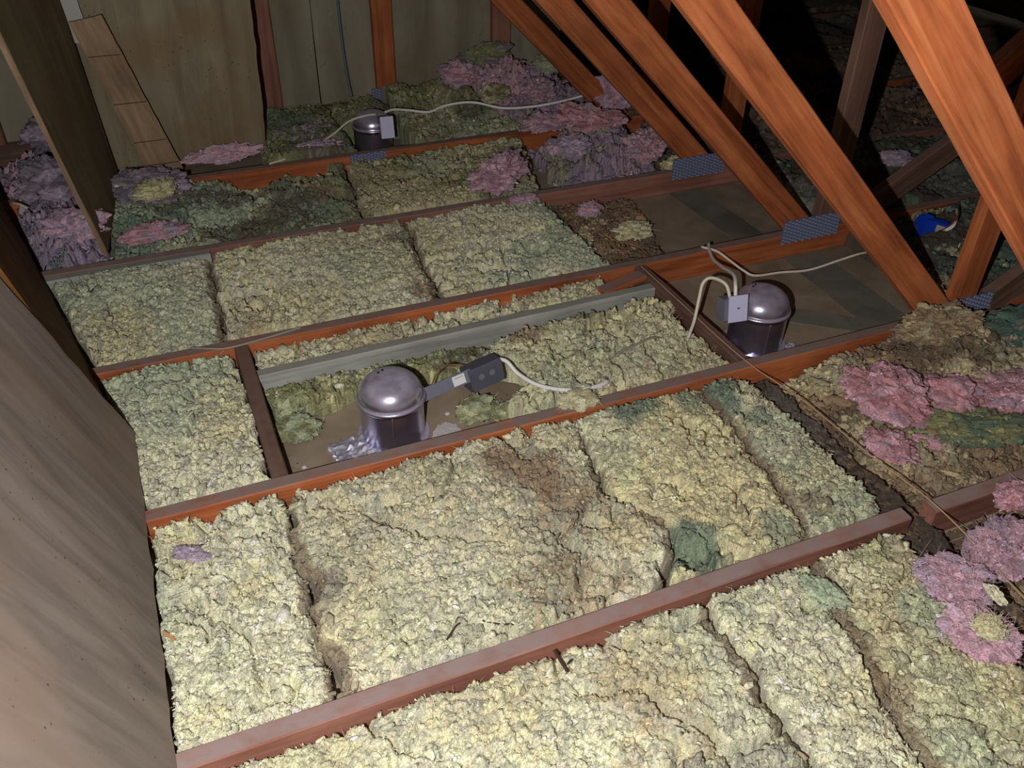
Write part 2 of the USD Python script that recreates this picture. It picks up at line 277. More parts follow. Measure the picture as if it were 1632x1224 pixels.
def batt(name, label, x0, x1, y0, y1, ztop=-.012, res=.004, mix=('cream',), seed=1, amp=1.0, patches=(), ragged=.012, bulge=.02, cracks=(.7, .03), heap=None, fluff=700, fsize=.006, zbot=-.087, cat='insulation', holes=(), roll=.045, part='batt', group=None, big=.035, tilt=0.0, soft=0.0, dirt=(0, 0)):
    """A batt of glass wool lying in a bay. x0, x1: edges (numbers, or (y, x) lists); y0, y1: edges ((x, y) lists)."""
    X0, X1, Y0, Y1 = map(edge_fn, (x0, x1, y0, y1))
    ym = (float(np.mean(Y0(0.0)))+float(np.mean(Y1(0.0))))/2
    wx = max(abs(float(X1(ym)-X0(ym))), .05); xm = float(X0(ym)+X1(ym))/2; hy = abs(float(Y1(xm)-Y0(xm)))
    nu, nv = max(8, int(wx/res)), max(8, int(hy/res))
    u, v = np.meshgrid(np.linspace(0, 1, nu+1), np.linspace(0, 1, nv+1), indexing='ij'); u, v = u.ravel(), v.ravel()
    y = Y0(xm)+(Y1(xm)-Y0(xm))*v
    x = X0(y)+(X1(y)-X0(y))*u
    y = Y0(x)+(Y1(x)-Y0(x))*v
    q = np.column_stack([x, y, np.full(len(x), seed*1.3)])
    rag = lambda s: (fbm(np.column_stack([x, y, np.zeros(len(x))])*18, 3, s)-.5)*2*ragged*1.6
    gx, gy = rag(51), rag(53)
    x = x+gx*(np.exp(-u*wx/.05)+np.exp(-(1-u)*wx/.05)); y = y+gy*.4*(np.exp(-v*hy/.04)+np.exp(-(1-v)*hy/.04))
    xy = np.column_stack([x, y])
    l1, r1 = lumps(xy, big, seed); l2, r2 = lumps(xy, big*.42, seed+101); l3, r3 = lumps(xy, max(big*.2, res*2), seed+202)
    du = np.minimum(u, 1-u)*wx; dv = np.minimum(v, 1-v)*hy
    rnd = lambda d, r: 1-np.sqrt(np.clip(1-(1-np.clip(d/r, 0, 1))**2, 0, 1))
    z = ztop+bulge*(fbm(q*4.2, 3, seed+7)-.42)*2
    z += tilt*(v-.5)
    if heap is None:
        w = np.exp(-du/.030); z = z*(1-w)+(-.018)*w       # neighbours meet at one level
    else: z = z+heap(x, y)
    z += amp*(.012*(l1-.5)+.020*(l2-.45)+.011*(l3-.45)+.012*(fbm(q*np.array([110, 170, 1]), 3, seed+3)-.5)+.008*(.5-np.abs(fbm(q*75, 3, seed+8)-.5)*4))*(big/.04)
    for s in (1, 2):
        rid = np.abs(fbm(q*(5.5*s), 3, seed+31*s)-.5)
        z -= cracks[1]*sstep(.022*cracks[0]*2, 0, rid)*sstep(.42, .55, fbm(q*2.5, 2, seed+63*s))
    for (hx, hy_, hr, hd) in holes:
        d = np.hypot((x-hx), (y-hy_))/hr+(fbm(q*22, 3, seed+77)-.5)*1.4; z -= hd*sstep(1.0, .45, d)
    z -= roll*(.26*rnd(du, .014)+.6*rnd(dv, .02))
    if soft: z -= soft*(2-sstep(0, .2, du)-sstep(0, .2, dv))
    z = np.maximum(z, zbot+.004)
    # tufts lean: sideways shift following the tufts
    sh = .35*amp*big*.12
    x = x+(noise(q*55, seed+5)-.5)*sh*2*(l2); y = y+(noise(q*55+9, seed+6)-.5)*sh*2*(l2)
    P = np.column_stack([x, y, z]); col = colour_mix(P, mix, seed, r1*.25+r2*.75, r3, patches)
    for side, wd in ((u*wx, dirt[0]), ((1-u)*wx, dirt[1])):
        if wd:
            m_ = sstep(1.1, .5, side/wd+(fbm(q*26, 3, seed+15)-.5)*1.5)*.72; col += (.5*C['brown']+.5*C['dark']-col)*m_[:, None]; P[:, 2] -= .010*m_
    idx = np.arange(len(P)).reshape(nu+1, nv+1)
    f = tri(np.stack([idx[:-1, :-1], idx[1:, :-1], idx[1:, 1:], idx[:-1, 1:]], -1).reshape(-1, 4))
    ring = np.concatenate([idx[:-1, 0], idx[-1, :-1], idx[1:, -1][::-1], idx[0, 1:][::-1]]); r2_ = np.roll(ring, -1)
    low = P[ring].copy(); low[:, 2] = zbot; k = len(P)+np.arange(len(ring)); k2 = np.roll(k, -1)
    V = np.vstack([P, low]); F = np.vstack([f, tri(np.stack([ring, k, k2, r2_], -1))]); colv = np.vstack([col, col[ring]])
    t = thing(name, label, cat, (float(P[:, 0].mean()), float(P[:, 1].mean()), zbot), group=group)
    put(part, (V, F), MT['wool'], t, tint=np.clip(colv, 0, .95), smooth=True)
    if fluff:
        rs = np.random.default_rng(seed+5); fluff = int(fluff*1.35); i = rs.choice(len(P), fluff); pos = P[i]+[0, 0, .0015]+rs.normal(0, .001, (fluff, 3))
        scatter(t, 'loose_wisps', pos, seed, fsize*.78, col[i])
        if res <= .0040:
            i = rs.choice(len(P), fluff*2//3); fibres(t, P[i], col[i], seed+9)
    return t
def clump(name, label, c, size, mix, seed, sub=4, amp=.5, group=None, cat='insulation', bits=40, yaw=0.0, parent_core=None):
    """A torn-off tuft of wool, resting on its base at c."""
    m = trimesh.creation.icosphere(subdivisions=sub, radius=1); v = np.array(m.vertices); rs = np.random.default_rng(seed); off = rs.uniform(0, 40, 3)
    r = 1+amp*(fbm(v*1.6+off, 3, seed)-.5)*2.4
    tree = cKDTree(trimesh.creation.icosphere(subdivisions=2, radius=1).vertices+rs.normal(0, .12, (162, 3)))
    d, i = tree.query(v+.25*(np.column_stack([noise(v*3+off, 1), noise(v*3+off, 2), noise(v*3+off, 3)])-.5)); tuft = np.sqrt(np.clip(1-(d/.42)**2, 0, 1)); rt = rs.random(162)[i]
    r += .16*(tuft-.5)*(.5+rt)+.55*(fbm(v*4.5+off, 4, seed+4)-.5)+.3*(.5-np.abs(fbm(v*3+off, 3, seed+6)-.5)*4)-.1+.16*(fbm(v*13+off, 3, seed+8)-.5)
    P = v*r[:, None]*np.array(size)/2
    ca, sa = math.cos(yaw), math.sin(yaw); P = np.column_stack([P[:, 0]*ca-P[:, 1]*sa, P[:, 0]*sa+P[:, 1]*ca, P[:, 2]])
    P[:, 2] = np.where(P[:, 2] < 0, P[:, 2]*.5, P[:, 2]); P[:, 2] -= P[:, 2].min()
    P += np.array(c)
    q = v*1.1+off; col = np.tile(C[mix[0]], (len(v), 1))
    for j, (nm, sc, th, st) in enumerate(mix[1:]):
        k = fbm(v*sc+off, 3, seed+13*j)+.2*(rt-.5); col += (C[nm]-col)*(sstep(th, th+.12, k)*st)[:, None]
    col *= (.75+.5*rt)[:, None]*(.8+.4*fbm(v*9+off, 2, seed))[:, None]
    t = thing(name, label, cat, c, group=group)
    put('tuft', (P, m.faces), MT['wool'], t, tint=np.clip(col, 0, .95), smooth=True)
    if bits:
        bits *= 10 if sub >= 5 else 7; i = rs.choice(len(P), bits); fibres(t, P[i], col[i]*1.15, seed+3, .014); i = i[:bits]; scatter(t, 'loose_wisps', P[i], seed, max(size)*.022, col[i])
    return t

YJ = [0.9419+.61*k for k in range(6)]          # far face of each bottom chord, 24 inches on centre
def yj(k): return 0.9419+.61*k
# ================================================================ THE SETTING
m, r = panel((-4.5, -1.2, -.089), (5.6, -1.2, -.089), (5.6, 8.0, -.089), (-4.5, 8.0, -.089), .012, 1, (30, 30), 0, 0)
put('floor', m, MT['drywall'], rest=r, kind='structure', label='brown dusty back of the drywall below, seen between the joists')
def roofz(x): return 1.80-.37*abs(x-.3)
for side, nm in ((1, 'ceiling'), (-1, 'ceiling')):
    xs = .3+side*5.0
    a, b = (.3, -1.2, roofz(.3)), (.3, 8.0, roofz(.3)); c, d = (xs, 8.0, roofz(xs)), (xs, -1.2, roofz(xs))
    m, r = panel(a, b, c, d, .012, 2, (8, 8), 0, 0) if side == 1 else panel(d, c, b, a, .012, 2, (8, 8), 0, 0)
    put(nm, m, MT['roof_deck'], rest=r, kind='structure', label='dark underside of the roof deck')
wb = thing('wall_back', 'olive brown plywood gable sheathing behind the studs', None, (0, 4.0, 0), kind='structure')
for k, (xa, xb) in enumerate(((-3.2, -.74), (-.735, .484), (.488, .745), (.75, 1.055), (1.06, 1.95))):
    m, r = panel((xa, 4.002, -.089), (xb, 4.002, -.089), (xb, 4.002, roofz(max(xb, .3))-.02), (xa, 4.002, roofz(xa)-.02), .011, 20+k, (10, 10))
    put('panel', m, MT['gable_ply'], wb, rest=r)
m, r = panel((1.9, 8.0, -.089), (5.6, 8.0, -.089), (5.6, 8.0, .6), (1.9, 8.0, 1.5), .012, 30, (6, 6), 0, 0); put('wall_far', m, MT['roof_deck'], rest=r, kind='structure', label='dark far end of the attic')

# ================================================================ TRUSSES
def plate(t, x, z, w, h, y, seed, slant=0.0):
    n = thing_part = put('nail_plate', box((x-w/2, y-.0025, z-h/2), (x+w/2, y+.001, z+h/2), .0006), MT['galvanized'], t, label='blue-grey galvanized nail plate')
    teeth = []; nx, nz = int(w/.0135), int(h/.0115)
    for i in range(nx):
        for j in range(nz):
            cx, cz = x-w/2+(i+.5)*w/nx, z-h/2+(j+.5)*h/nz+(.25*h/nz if i % 2 else -.25*h/nz)
            teeth.append(box((cx-.0042, y-.0065, cz-.0028), (cx+.0042, y-.002, cz+.0028), .0006))
    put('teeth', join(teeth), MT['galv_light'], n, kind='stuff')
def chord(t, xa, xb, k, mt, seed, z=-.0445, y=None):
    yc = yj(k)-.019 if y is None else y
    m, r = beam((xa, yc, z), (xb, yc, z), .038, .089, (0, 1, 0), seed, nseg=60); put('bottom_chord', m, MT[mt], t, rest=r)
X0W = {-1: 2.02, 0: 2.021, 1: 1.963, 2: 1.940, 3: 1.934, 4: 1.88, 6: 2.0, 7: 2.0}
TL = {-1: 'roof truss nearest the viewer, its joist along the bottom edge',
      0: 'roof truss with the big bright orange diagonal at far right and the lowest joist',
      1: 'roof truss whose orange diagonal lands just right of the silver can at right',
      2: 'roof truss whose joist runs just behind the long grey blocking board',
      3: 'roof truss with a thin joist crossing behind the bright middle row of batts',
      4: 'roof truss farthest back, its orange joist running in front of the farthest silver can'}
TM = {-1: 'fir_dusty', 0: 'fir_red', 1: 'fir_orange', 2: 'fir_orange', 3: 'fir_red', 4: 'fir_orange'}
for k in (-1, 0, 1, 2, 3, 4):
    yc = yj(k)-.019; t = thing('roof_truss', TL[k], 'roof truss', (0, yc, -.089), group=None)
    if k == 0:
        chord(t, -1.6, 1.345, k, 'fir_red', 100); chord(t, 1.418, 4.9, k, 'fir_red', 101, z=-.052)
    else: chord(t, -1.6, 4.9, k, TM[k], 110+k)
    th = math.radians(44.3); d = np.array([-math.cos(th), 0, math.sin(th)]); nrm = np.array([math.sin(th), 0, math.cos(th)])
    x0 = X0W[k]; c0 = np.array([x0, yc, 0])+nrm*.0445
    L = (x0-.40)/math.cos(th)
    m, r = beam(c0+d*.045, c0+d*L, .038, .089, (0, 1, 0), 130+k, nseg=50); v_ = m[0]; v_[:8] += d*((.001-v_[:8, 2])/d[2])[:, None]; put('diagonal_web', m, MT['fir_bright' if k <= 1 else 'fir_orange'], t, rest=r)
    xv = max(x0+.135, 2.10); m, r = beam((xv, yc+.0015, 0.002), (xv, yc+.0015, roofz(xv)-.12), .038, .089, (0, 1, 0), 150+k); put('vertical_web', m, MT['fir_orange' if k != 2 else 'fir_dusty'], t, rest=r)
    for s in (1, -1):
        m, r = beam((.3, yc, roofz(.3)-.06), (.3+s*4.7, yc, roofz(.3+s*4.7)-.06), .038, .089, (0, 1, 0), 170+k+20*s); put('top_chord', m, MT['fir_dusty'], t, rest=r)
    if k in (1, 2):
        m, r = beam((xv+.12, yc, .0), (xv+.95, yc, .47), .038, .089, (0, 1, 0), 230+k); put('outer_web', m, MT['fir_dusty'], t, rest=r)
    if k >= 0:
        px = {0: 2.13, 1: 2.09, 2: 2.03, 3: 1.965, 4: .79}[k]
        plate(t, px, .012 if k in (1, 2, 3) else -.03, .24 if k != 4 else .15, .085 if k < 4 else .07, yc-.019, k)
# gable truss with studs
t = thing('gable_frame', 'gable end frame of brown studs standing against the plywood at the back', 'gable frame', (1, 3.97, -.089))
chord(t, -3.0, 4.9, 5, 'fir_dusty', 300)
for k, x in enumerate((-.6, -.06, .523, 1.051, 1.622)):
    m, r = beam((x, yj(5)-.019, 0.002), (x, yj(5)-.019, roofz(x)-.1), .038, .091, (0, 1, 0), 310+k); put('stud', m, MT['fir_red' if k != 3 else 'fir_orange'], t, rest=r)
plate(t, 1.06, .02, .17, .075, yj(5)-.038, 9)
m, r = beam((1.71, 3.955, .30), (1.50, 3.955, .60), .03, .07, (0, 1, 0), 320); put('brace', m, MT['fir_dusty'], t, rest=r)
# trusses of the dark part of the attic beyond the gable
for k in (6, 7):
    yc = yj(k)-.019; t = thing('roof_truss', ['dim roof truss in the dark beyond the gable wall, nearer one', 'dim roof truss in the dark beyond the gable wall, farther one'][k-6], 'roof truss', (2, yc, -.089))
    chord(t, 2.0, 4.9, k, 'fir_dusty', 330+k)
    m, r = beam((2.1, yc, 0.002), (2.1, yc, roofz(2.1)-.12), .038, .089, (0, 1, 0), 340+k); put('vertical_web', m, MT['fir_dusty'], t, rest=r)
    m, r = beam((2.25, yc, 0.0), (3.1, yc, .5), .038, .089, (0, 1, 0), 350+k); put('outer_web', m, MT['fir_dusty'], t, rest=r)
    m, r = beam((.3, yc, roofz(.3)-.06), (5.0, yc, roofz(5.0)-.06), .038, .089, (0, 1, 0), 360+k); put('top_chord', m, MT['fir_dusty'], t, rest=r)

# ================================================================ BLOCKING AND BOARDS
def board(name, label, p0, p1, w, d, side, mt, seed, cat='board', **k):
    m, r = beam(p0, p1, w, d, side, seed, **k); return put(name, m, MT[mt], rest=r, label=label, cat=cat)
board('blocking', 'dark dusty blocking at the left end of the open bay with the nearest can', (.098, 1.556, -.0445), (.098, 2.122, -.0445), .038, .088, (1, 0, 0), 'fir_dusty', 401, 'blocking')
board('blocking', 'brown wooden blocking between the open bay and the bay of the silver can at right', (1.356, 1.556, -.0445), (1.356, 2.122, -.0445), .038, .088, (1, 0, 0), 'fir_dusty', 402, 'blocking')
board('blocking_board', 'long grey weathered board on edge parallel to the joist behind the nearest can', (.119, 1.985, -.047), (1.335, 2.005, -.047), .034, .080, (0, 1, 0), 'fir_grey', 403, 'blocking')
board('wood_scrap', 'short reddish wood scrap lying at the right end of the grey blocking board', (1.17, 2.035, -.012), (1.335, 2.072, -.006), .045, .018, (0, 1, 0), 'fir_orange', 404, 'wood scrap')
board('weathered_board', 'grey weathered board against the thin joist at the left end of the middle row', (-.42, 2.712, -.032), (.09, 2.714, -.030), .034, .064, (0, 1, 0), 'fir_grey', 406)
m, r = beam((1.99, 1.62, .63), (2.42, 1.62, .98), .038, .089, (0, 1, 0), 405); put('wood_brace', m, MT['fir_orange'], rest=r, label='orange diagonal brace showing between the big web and the right edge', cat='brace')

# ================================================================ PLYWOOD AND DRYWALL SHEETS ON THE LEFT
m, r = panel((-.185, .30, -.002), (-.195, 1.835, .002), (-.62, 1.835, 1.25), (-.61, .30, 1.25), .014, 3, (40, 30), .0035, .004)
put('plywood_sheet', m, MT['ply_near'], rest=r, label='large grey-brown plywood sheet leaning in the left foreground', cat='plywood')
m, r = panel((-.215, 2.82, .003), (-.15, 3.47, .003), (-.205, 3.47, .92), (-.355, 2.82, .92), .014, 4, (20, 20), .001, .003)
ps = put('plywood_sheet', m, MT['ply_dark'], rest=r, label='dark olive plywood sheet on edge at upper left, its pale edge towards the viewer', cat='plywood')
a, b, c, d = [np.array(q) for q in ((-.217, 2.818, .002), (-.232, 2.819, .002), (-.372, 2.819, .92), (-.357, 2.818, .92))]
m, r = panel(b, a, d, c, .004, 5, (2, 20), .0008, 0); put('plywood_edge_strip', m, MT['strip_ply'], rest=r, label='pale raw strip along the front edge of the dark plywood sheet at upper left', cat='wood strip')
m, r = panel((-.22, 1.86, -.03), (-.465, 3.02, -.03), (-.60, 3.0, .75), (-.42, 1.86, .75), .012, 6, (16, 12), .002, .003)
put('brown_board', m, MT['ply_brown'], rest=r, label='dark brown board behind the leaning plywood at the left edge', cat='board')
m, r = panel((-.18, 3.56, -.01), (.418, 3.53, .003), (.459, 3.53, .90), (-.18, 3.56, .90), .012, 7, (20, 20), .002, .003)
put('plywood_sheet', m, MT['ply_olive'], rest=r, label='wide olive plywood sheet standing upright behind the leaning strip at upper left', cat='plywood')
m, r = panel((-.043, 3.44, .004), (.083, 3.44, .004), (-.070, 3.47, .573), (-.180, 3.47, .556), .018, 8, (8, 24), .0006, .001)
sp = put('plywood_strip', m, MT['strip_ply'], rest=r, label='narrow light tan plywood strip leaning against the upright sheet', cat='wood strip')
for z in (.035, .125, .27, .44):
    f = (z-.004)/.56; xa, xb = -.043+f*(-.137), .083+f*(-.153); yy = 3.438+.03*f
    put('saw_mark', box((xa+.003, yy-.0015, z-.0010), (xb-.003, yy+.002, z+.0010), .0004), MT['twig'], sp)
m, r = panel((-.185, 3.505, .48), (-.128, 3.505, .48), (-.150, 3.515, .95), (-.207, 3.515, .95), .01, 9, (3, 8), .001, 0)
put('drywall_scrap', m, MT['pale_board'], rest=r, label='pale drywall sliver showing at the top between the dark sheet and the tan strip', cat='drywall')

# thin flat strips of darker grey on the drywall of the right bays
for lab, q in (('flat grey strip on the bare drywall right of the silver can at right', [(1.93, 2.118), (2.08, 2.118), (2.06, 1.556), (1.90, 1.556)]),
               ('flat grey wedge on the bare drywall beside the base of the silver can at right', [(1.66, 1.80), (1.67, 1.90), (2.0, 1.64), (1.95, 1.575)]),
               ('flat grey strip on the bare drywall of the upper right bay', [(1.84, 2.73), (1.97, 2.73), (1.99, 2.168), (1.86, 2.168)])):
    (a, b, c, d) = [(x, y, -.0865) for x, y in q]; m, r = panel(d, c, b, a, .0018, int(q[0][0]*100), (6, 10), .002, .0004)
    put('grey_strip', m, MT['grey_sheet'], rest=r, label=lab, cat='grey_sheet')

# ================================================================ GLASS WOOL BATTS
G = 'yellow glass wool batts'
# bay A, nearest
batt('insulation_batt', 'wide cream glass wool batt along the bottom edge, left of the first seam', -.184, [(.34, .778), (.9, .802)], .338, .898, -.022, .0030, ('cream', ('tan', 3.2, .50, .6), ('white', 5, .55, .5), ('green', 4.2, .56, .4), ('brown', 7, .60, .55)), 11, fluff=2200, dirt=(0, .028), patches=((.62, .80, .10, 'tan', .6), (.70, .55, .12, 'grey', .4)), bulge=.018)
batt('insulation_batt', 'narrow bright yellow glass wool batt between the two seams at lower right', [(.34, .79), (.9, .815)], [(.34, .926), (.49, .958), (.73, 1.024), (.9, 1.066)], .338, .898, -.016, .0030, ('cream', ('yellow', 4, .47, .8), ('tan', 5, .56, .5), ('green', 6, .60, .4)), 12, fluff=900, dirt=(0, .012), patches=((1.02, .80, .05, 'green', .7), (.86, .86, .06, 'green', .5)), holes=((.985, .80, .02, .03),))
batt('insulation_batt', 'tan glass wool batt in the lower right corner under the pink tuft', [(.34, .932), (.49, .964), (.73, 1.030), (.9, 1.072)], [(.34, 1.27), (.62, 1.262), (.9, 1.30)], .338, .898, -.020, .0030, ('tan', ('cream', 3.5, .47, .6), ('yellow', 5, .50, .6), ('green', 4, .55, .5)), 13, fluff=1300, dirt=(.030, 0), amp=.75, patches=((1.2, .70, .08, 'green', .7), (1.05, .45, .08, 'green', .6), (1.02, .60, .05, 'brown', .4), (1.2, .87, .05, 'olive', .5)))
# bay B
batt('insulation_batt', 'pale green-cream glass wool batt beside the leaning plywood, nearest left', -.186, [(.95, .075), (1.51, .091)], .948, 1.508, -.020, .0030, ('cream', ('green', 4, .47, .55), ('white', 6, .55, .5), ('yellow', 8, .60, .6)), 21, fluff=1300, dirt=(0, .012), patches=((-.1, 1.1, .05, 'green', .4),))
batt('insulation_batt', 'broad dusty tan glass wool batt in front of the nearest silver can', [(.95, .080), (1.51, .096)], [(.95, .755), (1.02, .80), (1.1, .832), (1.22, .788), (1.51, .813)], .948, 1.508, -.016, .0030, ('cream', ('tan', 2.6, .44, .6), ('green', 4, .50, .45), ('grey', 5, .54, .35), ('white', 6, .57, .4), ('brown', 6, .62, .6)), 22, fluff=2300, dirt=(.022, .02), ragged=.03,
     patches=((.62, 1.36, .10, 'brown', .75), (.70, 1.27, .08, 'brown', .55), (.11, 1.2, .05, 'grey', .7), (.75, 1.12, .07, 'tan', .8), (.45, 1.42, .06, 'olive', .4)), bulge=.03)
batt('insulation_batt', 'smooth light yellow glass wool batt with a torn left edge right of centre', [(.95, .765), (1.02, .815), (1.1, .845), (1.22, .79), (1.51, .815)], [(.95, 1.112), (1.09, 1.14), (1.264, 1.172), (1.51, 1.188)], .95, 1.50, -.006, .0030, ('yellow', ('cream', 3.5, .44, .8), ('tan', 4, .54, .5), ('green', 6, .60, .5)), 23, fluff=1100, dirt=(0, .022), amp=.7, patches=((.87, 1.0, .085, 'teal', .8), (.98, 1.49, .09, 'teal', .75), (1.12, 1.45, .07, 'teal', .6), (1.05, .98, .06, 'teal', .5)), holes=((.845, 1.0, .045, .05), (.80, 1.06, .025, .04)), bulge=.015)
batt('insulation_batt', 'narrow greenish glass wool batt ending at the dark gap, right of the smooth yellow one', [(.95, 1.115), (1.09, 1.143), (1.264, 1.175), (1.51, 1.19)], [(.95, 1.325), (1.35, 1.325), (1.51, 1.31)], .95, 1.50, -.014, .0030, ('tan', ('cream', 4, .45, .7), ('green', 5, .48, .7), ('yellow', 7, .58, .5)), 24, fluff=800, dirt=(.012, 0), patches=((1.2, 1.45, .1, 'teal', .8), (1.25, 1.33, .05, 'teal', .5), (1.18, 1.03, .05, 'brown', .5)))
# bay C
batt('insulation_batt', 'pale green glass wool batt left of the dark blocking, above the near left batt', [(1.556, -.194), (1.83, -.205), (1.86, -.22), (2.12, -.27)], .074, 1.556, 2.12, -.016, .0034, ('cream', ('green', 3.6, .43, .75), ('yellow', 6, .55, .6), ('tan', 5, .60, .4)), 31, fluff=1100, patches=((-.1, 2.05, .12, 'green', .6),))
batt('insulation_batt', 'tan glass wool batt filling the right half of the open bay beside the nearest can', [(1.56, .76), (1.64, .72), (1.75, .79), (1.92, .72)], 1.328, [(.7, 1.558), (1.33, 1.558)], [(.7, 1.90), (.9, 1.945), (1.33, 1.955)], -.018, .0034, ('tan', ('cream', 4, .45, .6), ('yellow', 5, .50, .5), ('green', 4, .54, .6)), 32, fluff=1000, ragged=.035, patches=((.85, 1.93, .08, 'brown', .7), (.85, 1.62, .1, 'green', .6), (1.28, 1.8, .07, 'yellow', .5), (1.05, 1.95, .06, 'dark', .6)))
batt('insulation_strip', 'ragged strip of green wool torn along the front of the grey blocking board', .125, .74, [(.1, 1.87), (.2, 1.84), (.32, 1.86), (.42, 1.90), (.55, 1.89), (.62, 1.86), (.74, 1.82)], [(.1, 1.955), (.74, 1.965)], -.052, .0034, ('olive', ('green', 5, .43, .8), ('yellow', 7, .54, .7), ('tan', 6, .58, .4)), 33, fluff=500, ragged=.03, roll=.03, bulge=.015, heap=lambda x, y: 0*x, patches=((.66, 1.9, .06, 'dark', .5),))
batt('insulation_strip', 'thin strip of tan wool between the grey blocking board and the joist behind', .13, 1.21, [(.1, 2.008), (1.21, 2.028)], 2.12, -.030, .0036, ('tan', ('cream', 5, .47, .6), ('green', 6, .54, .5), ('yellow', 7, .58, .5)), 34, fluff=600, ragged=.008, roll=.02, heap=lambda x, y: 0*x)
for i, (x, y, s, lab) in enumerate(((.63, 1.70, .09, 'left of the dark junction box'), (.71, 1.66, .07, 'below the dark junction box'), (.76, 1.62, .06, 'at the foot of the white cable loop'), (.66, 1.60, .05, 'close to the joist right of the nearest can'))):
    clump('wool_tuft', 'small olive tuft on the bare drywall ' + lab, (x, y, -.089), (s*1.2, s, s*.6), ('olive', ('green', 2, .45, .7), ('yellow', 3, .55, .5)), 350+i, 3, bits=25)
clump('wool_tuft', 'shredded pale wool wisp draped over the joist in front of the nearest can bay', (.845, 1.535, -.004), (.09, .05, .04), ('tan', ('cream', 2, .45, .7)), 356, 3, .8, bits=40)
# bay D
batt('insulation_batt', 'greenish glass wool batt at the left end of the middle row', [(2.166, -.27), (2.73, -.395)], [(2.166, .058), (2.73, .083)], 2.168, 2.694, -.014, .0038, ('cream', ('green', 3.6, .42, .75), ('yellow', 5, .53, .7), ('tan', 5, .60, .4)), 41, fluff=900, dirt=(0, .02))
batt('insulation_batt', 'lumpy yellow-tan glass wool batt second from the left in the middle row', [(2.166, .066), (2.73, .09)], [(2.166, .692), (2.73, .748)], 2.168, 2.728, -.010, .0038, ('cream', ('tan', 3.6, .44, .6), ('yellow', 5, .50, .6), ('green', 4, .53, .5), ('brown', 7, .62, .5)), 42, fluff=1500, dirt=(.012, .025), patches=((.68, 2.25, .08, 'brown', .7), (.70, 2.6, .06, 'dark', .6)))
batt('insulation_batt', 'pale green striped glass wool batt third from the left in the middle row', [(2.166, .705), (2.73, .755)], [(2.166, 1.275), (2.73, 1.275)], 2.168, 2.728, -.010, .0038, ('cream', ('green', 3.2, .42, .75), ('yellow', 4, .51, .6), ('tan', 5, .56, .5)), 43, fluff=1200, dirt=(.012, 0), amp=.8, patches=((1.05, 2.35, .10, 'green', .7), (1.0, 2.6, .1, 'yellow', .5)))
batt('loose_debris', 'brown crumbly debris sloping onto the bare drywall right of the middle row of batts', [(2.166, 1.285), (2.73, 1.285)], [(2.166, 1.50), (2.45, 1.58), (2.73, 1.66)], 2.168, 2.728, -.05, .0045, ('brown', ('dark', 5, .46, .7), ('tan', 7, .55, .6), ('olive', 6, .60, .6)), 44, fluff=1400, fsize=.0085, amp=.8, big=.03, heap=lambda x, y: -.10*(x-1.29)-.0, roll=.02, cat='debris', part='heap')
# bay E
batt('insulation_batt', 'dark mossy torn-up glass wool at the left of the second row from the back', -.20, [(2.78, .624), (3.34, .68)], 2.778, 3.338, -.034, .0044, ('green', ('olive', 3.5, .42, .8), ('teal', 4, .50, .55), ('yellow', 6, .56, .5), ('dark', 5, .54, .8)), 51, fluff=1000, dirt=(0, .03), fsize=.008, bulge=.05, amp=1.3, patches=((.35, 3.2, .12, 'dark', .6), (.55, 3.05, .09, 'brown', .6)), holes=((.6, 3.0, .06, .05), (.33, 3.28, .13, .055), (.52, 3.27, .13, .055)))
batt('insulation_batt', 'olive-tan glass wool batt in the second row from the back behind the pink folded tuft', [(2.78, .63), (3.34, .70)], [(2.78, 1.30), (3.34, 1.46)], 2.778, 3.338, -.016, .0044, ('tan', ('olive', 3.4, .42, .8), ('green', 5, .50, .5), ('yellow', 6, .56, .6), ('brown', 6, .58, .5)), 52, fluff=900, fsize=.008, bulge=.03)
# bay F
batt('insulation_batt', 'dark green glass wool between the upright plywood and the farthest silver can', .40, .76, 3.392, 3.95, .01, .0055, ('olive', ('teal', 4, .46, .6), ('dark', 5, .50, .6), ('lilac', 6, .60, .5)), 61, fluff=400, fsize=.008, bulge=.04, amp=1.2)
batt('insulation_batt', 'shadowy green wool behind the farthest silver can at the foot of the gable wall', .76, 1.02, 3.68, 3.95, .02, .0055, ('olive', ('teal', 4, .48, .6), ('dark', 5, .50, .6)), 62, fluff=250, fsize=.008, bulge=.04)
batt('insulation_batt', 'olive green glass wool right of the farthest silver can under the cable', [(3.39, 1.0), (3.95, 1.03)], [(3.39, 1.52), (3.95, 1.36)], 3.392, 3.95, .0, .0055, ('olive', ('green', 4, .46, .7), ('tan', 5, .52, .5), ('dark', 6, .57, .6)), 63, fluff=500, fsize=.008, bulge=.05, heap=lambda x, y: .05*sstep(3.6, 3.95, y))
def hump(cx, cy, rx, ry, h): return lambda x, y: h*np.exp(-((x-cx)/rx)**2-((y-cy)/ry)**2)
PK = ('lilac', ('pink', 3.5, .44, .8), ('greyl', 4.5, .52, .7), ('olive', 5, .60, .7), ('rose', 6, .57, .5))
h1 = hump(1.55, 3.88, .28, .22, .13)
batt('pink_insulation_drift', 'heap of mixed pink and green wool against the gable wall at top centre', [(3.39, 1.53), (3.95, 1.37)], 1.95, 3.392, 3.955, .01, .0055, PK, 64, fluff=700, fsize=.01, bulge=.06, amp=1.6, soft=.03, heap=h1, big=.055, part='heap')
batt('pink_insulation_drift', 'dusty pink and lilac wool spread below the heap, left of the brown webs', [(2.78, 1.42), (3.34, 1.48)], [(2.78, 1.86), (3.34, 1.98)], 2.778, 3.340, .01, .005, PK, 65, fluff=700, fsize=.009, bulge=.06, amp=1.6, heap=hump(1.72, 3.1, .25, .25, .06), soft=.085, big=.05, part='heap')
